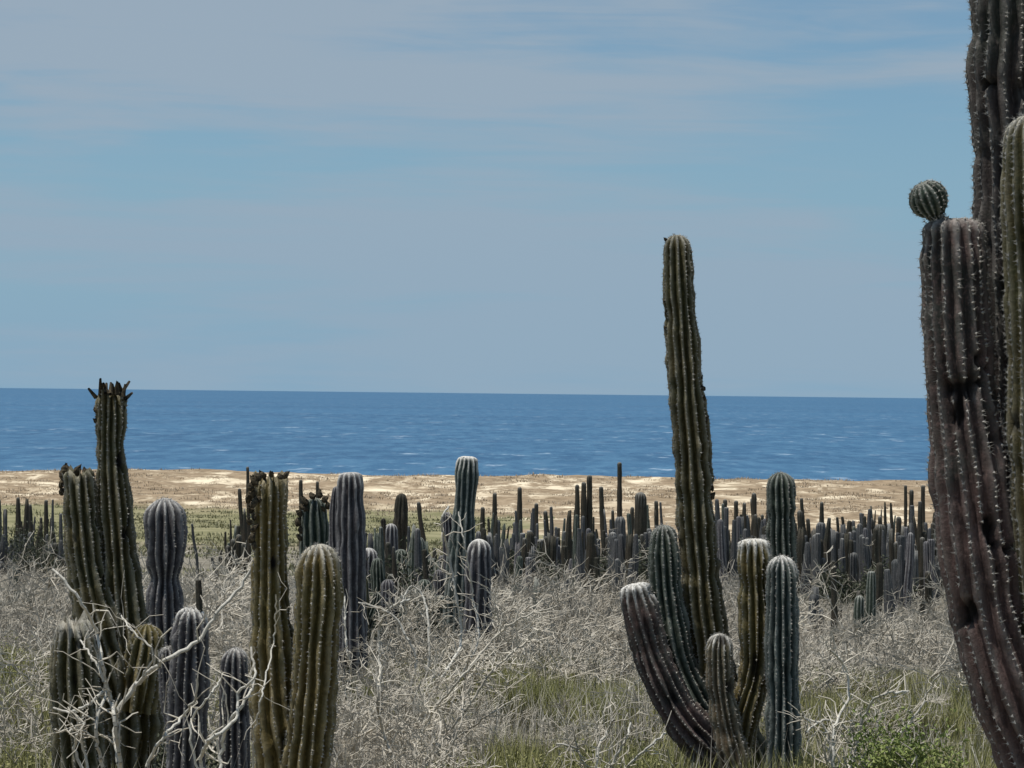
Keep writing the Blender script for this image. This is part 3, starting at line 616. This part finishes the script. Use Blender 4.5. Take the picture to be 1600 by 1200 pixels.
# ------------------------------------------------------------------ dry brush
def grow(rs, h=1.2, spread=.7, stems=6, r0=.014, levels=4, kids=3, seglen=.16, crook=.35, maxseg=900):
    P0, P1, R0, R1 = [], [], [], []
    def branch(p, d, ln, r, lev):
        n = max(2, int(ln / seglen)); q = p
        for i in range(n):
            d = d + rs.normal(0, crook, 3) * np.array((1, 1, .7)); d[2] += .06; d /= np.linalg.norm(d)
            e = q + d * (ln / n) * rs.uniform(.7, 1.3); r1 = r * (1 - .45 / n)
            if e[2] < .02: e[2] = .02 + abs(e[2]) * .3
            P0.append(q); P1.append(e); R0.append(r); R1.append(r1)
            q, r = e, r1
            if len(P0) > maxseg: return
            if lev < levels and (i > 0 or lev > 0):
                for _ in range(rs.poisson(kids / n * 1.15)):
                    s = rs.normal(0, 1, 3); s -= d * (s @ d); s /= np.linalg.norm(s) + 1e-9
                    nd = d * rs.uniform(.4, .9) + s * rs.uniform(.5, 1.0); nd /= np.linalg.norm(nd)
                    branch(q, nd, ln * rs.uniform(.45, .75), max(r * rs.uniform(.55, .8), .0052), lev + 1)
    for s in range(stems):
        a = rs.uniform(0, 6.28); d = np.array((math.cos(a) * spread, math.sin(a) * spread, rs.uniform(.7, 1.2))); d /= np.linalg.norm(d)
        branch(np.array((math.cos(a) * .05, math.sin(a) * .05, -.03)), d, h * rs.uniform(.6, .9), r0 * rs.uniform(.7, 1.1), 0)
    return np.array(P0), np.array(P1), np.array(R0), np.array(R1)
def shrub_mesh(seed, **k):
    rs = np.random.default_rng(seed); a = grow(rs, **k)
    V, Fq = tubes(*a, 3); return mesh('twigs', V, Fq)
PROT = [shrub_mesh(500 + i, h=1.0 + .07 * (i % 4), spread=.6 + .12 * (i % 3), stems=6 + i % 3, levels=4, kids=3.4, maxseg=700, r0=.019, crook=.30 + .05 * (i % 3)) for i in range(9)]
for i, p in enumerate(PROT): p.materials.append(M['twig'] if i % 2 else M['twig2'])
STEMS = []
def shrub(x, y, s, rz, proto, label, group, name='dry_shrub'):
    o = obj(name, PROT[proto], None, None, (x, y, gz(x, y) - .02)); o.rotation_euler = (0, 0, rz); o.scale = (s * random.uniform(.9, 1.15), s * random.uniform(.9, 1.15), s * random.uniform(.85, 1.05))
    tag(o, label, 'shrub', group); return o
def zone(px, D):
    what = 'low leafless shrub along the bottom edge' if D < 19.5 else 'tangled grey shrub in the middle of the brush' if D < 26 else 'pale grey shrub at the back of the brush'
    where = 'at far left' if px < 80 else 'right of the stout cactus' if px < 400 else 'by the brown olive pair' if px < 560 else 'under the pale topped column' if px < 780 \
        else 'left of the branched cactus' if px < 985 else 'around the branched cactus' if px < 1260 else 'beside the giant cactus'
    return what + ' ' + where
nsh = 0
while nsh < 210:
    D = math.sqrt(random.uniform(14.5 ** 2, 34 ** 2)); px = random.uniform(-80, 1660); x = gx(px, D)
    if vnoise(x, D, 2.5, 9) < .15: continue
    s = random.uniform(.75, 1.15) * (0.62 if D < 18 else .85 if D < 23 else 1.0)
    if 960 < px < 1260 and D < 20: s *= .7
    if 780 < px < 1000 and D < 24: s *= .6
    if px > 1260 and D < 24: s *= .62
    l = zone(px, D); shrub(x, D, s, random.uniform(0, 6.28), random.randrange(9), l, l.replace('shrub', 'shrubs', 1)); nsh += 1

# far dry brush that reads as one mass
lo = []
for i in range(6):
    lo.append(grow(np.random.default_rng(600 + i), h=1.05, spread=.8, stems=6, levels=3, kids=3.2, maxseg=330, r0=.014, seglen=.22))
Vs, Fs, off = [], [], 0
cnt = 0
while cnt < 640:
    D = math.sqrt(random.uniform(31 ** 2, 66 ** 2)); px = random.uniform(-120, 1720); x = gx(px, D)
    if random.random() < (D - 46) / 26: continue
    a = lo[random.randrange(6)]; s = random.uniform(.7, 1.1) * float(np.interp(D, [40, 48, 60], [1.0, .75, .45])); r = random.uniform(0, 6.28)
    if px > 1250: s *= .62
    Rm = np.array([[math.cos(r), math.sin(r), 0], [-math.sin(r), math.cos(r), 0], [0, 0, 1]]) * s
    o3 = np.array((x, D, gz(x, D)))
    V, Fq = tubes(a[0] @ Rm + o3, a[1] @ Rm + o3, a[2] * s * 1.25, a[3] * s * 1.25, 3)
    Vs.append(V); Fs.append(Fq + off); off += len(V); cnt += 1
o = obj('dry_brush', mesh('dry_brush', np.vstack(Vs), np.vstack(Fs)), M['twig2'])
tag(o, 'grey mass of leafless brush below the far cacti', 'brush', kind='stuff')

# bleached branches in front of the left clump, rooted between the cacti
def branch_shrub(name, label, D, rootpx, limbs, seed, mat='branch', twigs=10, r=.017):
    rs = np.random.default_rng(seed); X = gx(rootpx, D); base = np.array((X, D, gz(X, D)))
    root = tag(empty(name, base), label, 'shrub')
    for li, (pts, w) in enumerate(limbs):
        dd = [rs.uniform(-.25, .25) for _ in pts]
        K = np.array([(*at(p[0], p[1], D + dd[i]), w * .38 * D / F * (1 - .5 * i / len(pts))) for i, p in enumerate(pts)])
        S = spline(K, .035); S[:, :3] += rs.normal(0, .0045, (len(S), 3))
        V, Fq = tubes(S[:-1, :3], S[1:, :3], S[:-1, 3], S[1:, 3], 6)
        ob = obj('branch', mesh('branch', V - base, Fq, True), M[mat], root)
        T = [[], [], [], []]
        for _ in range(twigs):
            i = int(rs.integers(2, len(S) - 1)); q = S[i, :3]; d = S[i + 1 if i + 1 < len(S) else i, :3] - S[i - 1, :3]; d /= np.linalg.norm(d)
            d = d * .5 + rs.normal(0, .7, 3); d[2] += .3; d /= np.linalg.norm(d); rr = min(S[i, 3] * .55, .008)
            for k in range(int(rs.integers(2, 6))):
                e = q + d * rs.uniform(.04, .10); T[0].append(q); T[1].append(e); T[2].append(rr); T[3].append(rr * .85); q = e; rr *= .85
                d = d + rs.normal(0, .4, 3); d /= np.linalg.norm(d)
        V, Fq = tubes(*[np.array(a) for a in T], 4)
        tw = obj('twigs', mesh('twigs', V - base, Fq), M['twig'], ob); tw['kind'] = 'stuff'
    return root
branch_shrub('bleached_shrub', 'bleached bare branches crossing in front of the stout broken cactus', 14.3, 200, [
    ([(196, 1260), (180, 1130), (172, 1090), (160, 1040), (150, 985), (128, 945), (100, 905), (82, 890)], 9),
    ([(196, 1260), (185, 1190), (182, 1118), (215, 1070), (250, 1036), (290, 1015), (322, 985), (345, 950), (370, 925), (398, 880)], 11),
    ([(175, 1240), (150, 1150), (165, 1080), (140, 1100), (110, 1113), (82, 1106)], 8),
    ([(225, 1250), (232, 1190), (258, 1150), (285, 1118), (303, 1095), (308, 1060)], 8),
    ([(150, 1250), (118, 1170), (130, 1130), (112, 1140), (85, 1143)], 7),
    ([(150, 1250), (132, 1180), (123, 1140), (118, 1110)], 6),
    ([(185, 1120), (160, 1060), (140, 1020), (125, 1000)], 6),
    ([(215, 1070), (240, 1020), (205, 985), (190, 962)], 5)], 31)
branch_shrub('bleached_shrub', 'bright bare branches rising left of the brown olive pair of columns', 13.6, 335, [
    ([(335, 1270), (345, 1180), (355, 1135), (380, 1100), (398, 1060), (392, 1010)], 9),
    ([(335, 1270), (315, 1190), (330, 1155), (368, 1125), (372, 1085), (398, 1060)], 9),
    ([(335, 1270), (300, 1170), (302, 1120), (330, 1085), (350, 1050)], 6),
    ([(400, 1260), (395, 1170), (408, 1090), (428, 1000), (432, 930)], 5)], 32, twigs=7)
branch_shrub('bleached_shrub', 'tangle of pale crooked branches in front of the dark green clustered cactus', 24, 620, [
    ([(610, 1170), (596, 1060), (592, 985), (610, 950), (640, 935)], 7),
    ([(610, 1170), (640, 1080), (650, 1030), (632, 990), (612, 960), (560, 940)], 6),
    ([(620, 1170), (665, 1060), (670, 985), (660, 930), (640, 918), (625, 950)], 6),
    ([(620, 1170), (690, 1060), (720, 1000), (712, 930), (700, 860), (690, 815), (702, 790)], 7),
    ([(620, 1170), (560, 1080), (545, 1030), (540, 985), (538, 930)], 6),
    ([(625, 1170), (740, 1020), (738, 930), (726, 850), (716, 800)], 5)], 33, twigs=34)
branch_shrub('arching_shrub', 'grey bare shrub with long branches arching right in front of the dry brush', 18, 640, [
    ([(640, 1240), (660, 1140), (720, 1060), (770, 1000), (815, 965), (870, 948)], 6),
    ([(640, 1240), (690, 1160), (735, 1100), (760, 1060), (800, 1020), (830, 1000)], 7),
    ([(640, 1240), (600, 1150), (590, 1090), (595, 1040)], 7),
    ([(640, 1240), (690, 1190), (720, 1130), (725, 1070), (735, 1020)], 5),
    ([(640, 1240), (665, 1190), (690, 1170), (760, 1120), (800, 1095)], 5)], 34, mat='twig', twigs=30)
branch_shrub('bleached_shrub', 'bare pale branches lying low between the branched cactus and the green bush', 16.5, 1310, [
    ([(1310, 1240), (1300, 1150), (1325, 1090), (1320, 1040), (1298, 1018)], 7),
    ([(1310, 1240), (1290, 1140), (1260, 1125), (1255, 1118)], 6),
    ([(1320, 1240), (1350, 1120), (1380, 1085), (1420, 1080)], 7),
    ([(1320, 1240), (1330, 1150), (1290, 1125), (1258, 1145)], 6),
    ([(1320, 1240), (1420, 1130), (1450, 1080), (1470, 1050)], 5)], 35, twigs=22)
branch_shrub('bleached_shrub', 'bare yellowish sticks poking from the grass left of the branched cactus', 16.5, 930, [
    ([(930, 1240), (935, 1170), (950, 1140), (958, 1125)], 7), ([(930, 1240), (900, 1170), (870, 1163)], 6),
    ([(935, 1240), (975, 1160), (985, 1130)], 6), ([(935, 1240), (1010, 1170), (1040, 1145)], 6)], 36, twigs=14)

# ------------------------------------------------------------------ grass, green bush, dune scrub
def blades(n, place, hmin, hmax, w, seed, bend=.5):
    rs = np.random.default_rng(seed); B = np.array([place(rs) for _ in range(n)])
    a = rs.uniform(0, 6.28, n); h = rs.uniform(hmin, hmax, n) * B[:, 3]; d = np.stack([np.cos(a), np.sin(a), a * 0], -1); s = np.stack([-np.sin(a), np.cos(a), a * 0], -1) * (w * .5)
    p = B[:, :3]; lean = rs.uniform(.1, bend, n)[:, None] * h[:, None]
    m = p + d * lean * .35 + np.array((0, 0, 1)) * h[:, None] * .55; tip = p + d * lean + np.array((0, 0, 1)) * h[:, None]
    V = np.stack([p - s, p + s, m + s * .8, m - s * .8, tip], 1).reshape(-1, 3); o = np.arange(n)[:, None] * 5
    return V, [o + np.array((0, 1, 2, 3)), o + np.array((3, 2, 4))]
TUFT = []
while len(TUFT) < 1500:
    D = math.sqrt(random.uniform(13.5 ** 2, 30 ** 2)); px = random.uniform(-60, 1620); x = gx(px, D)
    if vnoise(x, D, 2.2, 21) < (.42 if D > 19 else .2): continue
    if (100 < px < 780) and random.random() < .6: continue
    if not (780 < px < 1100 or px < 80 or px > 1255) and random.random() < .5: continue
    TUFT.append((x, D, gz(x, D)))
def pl(rs):
    t_ = TUFT[int(rs.integers(len(TUFT)))]
    return (t_[0] + rs.normal(0, .07), t_[1] + rs.normal(0, .07), t_[2] - .02, 1.0)
V, Fq = blades(100000, pl, .18, .60, .009, 41)
o = obj('grass', mesh('grass', V, Fq), M['grass']); tag(o, 'yellow green grass between the dry shrubs in the foreground', 'grass', kind='stuff')

def pls(rs):
    while True:
        D = math.sqrt(rs.uniform(15 ** 2, 50 ** 2)); x = gx(rs.uniform(-80, 1680), D)
        if vnoise(x, D, 1.4, 23) > rs.uniform(.2, .7): return (x, D, gz(x, D) - .02, .6 + .8 * float(vnoise(x, D, 2.0, 24)) * (1.0 if D < 40 else .7))
V, Fq = blades(48000, pls, .25, .75, .007, 47, .7)
t = NT('dry_straw'); t.out(t.mix(t.rng(t.noise(1.2, 4, .6), .35, .65), (.29, .27, .23), (.47, .445, .39)), .85, .15)
o = obj('dry_grass', mesh('dry_grass', V, Fq), t.m); tag(o, 'fine pale straw standing among the dry shrubs', 'dry grass', kind='stuff')
def leaf_cloud(n, c, rad, leaf, seed):
    rs = np.random.default_rng(seed); cl = rs.normal(0, 1, (26, 3)); cl /= np.linalg.norm(cl, axis=1)[:, None]; cl *= rs.uniform(.35, 1, (26, 1)); cl[:, 2] = np.abs(cl[:, 2])
    p = c + (cl[rs.integers(0, 26, n)] + rs.normal(0, .16, (n, 3))) * rad
    u = rs.normal(0, 1, (n, 3)); u[:, 2] += .5; u /= np.linalg.norm(u, axis=1)[:, None]; v = np.cross(u, rs.normal(0, 1, (n, 3))); v /= np.linalg.norm(v, axis=1)[:, None]
    l = leaf * rs.uniform(.6, 1.3, (n, 1)); wv = np.cross(u, v) * l * .12
    V = np.stack([p, p + u * l * .5 + v * l * .28 + wv, p + u * l, p + u * l * .5 - v * l * .28 + wv], 1).reshape(-1, 3)
    return V, np.arange(n)[:, None] * 4 + np.arange(4)
X = gx(1425, 15.8); base = np.array((X, 16.3, gz(X, 16.3)))
root = tag(empty('green_bush', base), 'small fresh green leafy bush at the bottom beside the giant cactus', 'bush')
V, Fq = leaf_cloud(5200, np.array((0, 0, .28)), np.array((.42, .38, .66)), .036, 42); o = obj('foliage', mesh('foliage', V, Fq), M['leaf'], root); o['kind'] = 'stuff'
a = grow(np.random.default_rng(43), h=.75, spread=.5, stems=7, levels=2, kids=2.5, maxseg=200, r0=.009); V, Fq = tubes(*a, 4); obj('stems', mesh('stems', V, Fq), M['twig2'], root)
for i, (px, D, s, lab) in enumerate([(1010, 17.2, .7, 'thin yellow green bush in the grass at the left foot of the branched cactus'), (20, 17, .8, 'thin yellow green bush at the bottom left corner'), (12, 26, 1.0, 'yellow green bush in the brush at the left picture edge'), (860, 16.5, .8, 'thin yellow green bush at the bottom centre'), (1275, 17.5, .6, 'thin yellow green bush at the right foot of the blue green column'), (730, 16.2, .6, 'thin yellow green bush at the bottom left of the grass')]):
    X = gx(px, D); root = tag(empty('thin_bush', (X, D, gz(X, D))), lab, 'bush')
    V, Fq = leaf_cloud(1500, np.array((0, 0, .22)), np.array((.5, .5, .5)) * s, .026, 50 + i); o = obj('foliage', mesh('foliage', V, Fq), M['grass'], root); o['kind'] = 'stuff'
    a = grow(np.random.default_rng(60 + i), h=.7 * s, spread=.6, stems=8, levels=2, kids=2.5, maxseg=220, r0=.008); V, Fq = tubes(*a, 4); obj('stems', mesh('stems', V, Fq), M['twig2'], root)

M['dark_leaf'] = leaf_mat('leaf_dark_grey_green', (.035, .045, .025), (.065, .072, .045), (.12, .12, .085), 2)
for i, (px, D, s, lab) in enumerate([(640, 35, 1.15, 'dark green bush in the tangle below the spindle shaped column'), (705, 33, .8, 'dark bush at the left foot of the pale topped column'), (585, 30, .75, 'dark bush at the foot of the grey flat topped column'), (60, 66, 1.2, 'dark bush among the far cacti at the left edge'), (835, 60, 1.0, 'dark bush among the far cacti below the bright sand patch'), (985, 58, 1.1, 'dark bush among the far cacti left of the branched cactus'), (1165, 62, 1.1, 'dark bush in the gap right of the branched cactus'), (1385, 54, .9, 'dark bush among the far cacti in the right hand stand'), (1320, 50, .8, 'dark bush near the bulky grey far cactus'), (230, 17.6, .5, 'dark bush between the stout cactus and the waisted column'), (335, 16, .5, 'dark bush behind the bright bare branches')]):
    X = gx(px, D); root = tag(empty('dark_bush', (X, D, gz(X, D))), lab, 'bush')
    V, Fq = leaf_cloud(2200, np.array((0, 0, .45)) * s, np.array((.75, .6, .95)) * s, .07 if D > 25 else .035, 150 + i); o = obj('foliage', mesh('foliage', V, Fq), M['dark_leaf'], root); o['kind'] = 'stuff'
    a = grow(np.random.default_rng(160 + i), h=1.2 * s, spread=.6, stems=8, levels=3, kids=2.8, maxseg=320, r0=.014); V, Fq = tubes(*a, 4); obj('stems', mesh('stems', V, Fq), M['twig2'], root)
def tufts(n, cond, hmin, hmax, w, per, seed, spread, y0, y1):
    rs = np.random.default_rng(seed); C = []
    while len(C) < n:
        y = math.sqrt(rs.uniform(y0 ** 2, y1 ** 2)); x = gx(rs.uniform(-250, 1850), y)
        if cond(x, y, rs): C.append((x, y, rs.uniform(.5, 1.2)))
    C = np.array(C); Z = ground(C[:, 0], C[:, 1])
    def place(r):
        i = int(r.integers(n)); s = C[i, 2]; dx, dy = r.normal(0, spread * s, 2)
        return (C[i, 0] + dx, C[i, 1] + dy, Z[i] - .05, s * max(.25, 1 - (dx * dx + dy * dy) / (spread * s * 2.2) ** 2))
    return blades(n * per, place, hmin, hmax, w, seed + 1, .8)
V, Fq = tufts(1500, lambda x, y, r: vnoise(x, y, 9, 31) > .35 and x + (vnoise(x, y, 14, 36) - .5) * 24 < 3 and r.random() < np.interp(y, [80, 140, 195, 225], [.5, 1, .9, .0]), .10, .38, .10, 30, 71, .8, 75, 226)
o = obj('coastal_scrub', mesh('coastal_scrub', V, Fq), M['scrub_green']); tag(o, 'low olive green scrub in the flat before the dunes', 'scrub', kind='stuff')
V, Fq = tufts(2000, lambda x, y, r: vnoise(x, y, 7, 33) + .5 * vnoise(x, y, 3, 34) > .72, .12, .42, .08, 20, 72, .75, 205, 296)
o = obj('dune_scrub', mesh('dune_scrub', V, Fq), M['scrub_brown']); tag(o, 'brown dry scrub patches on the pale dunes', 'scrub', kind='stuff')
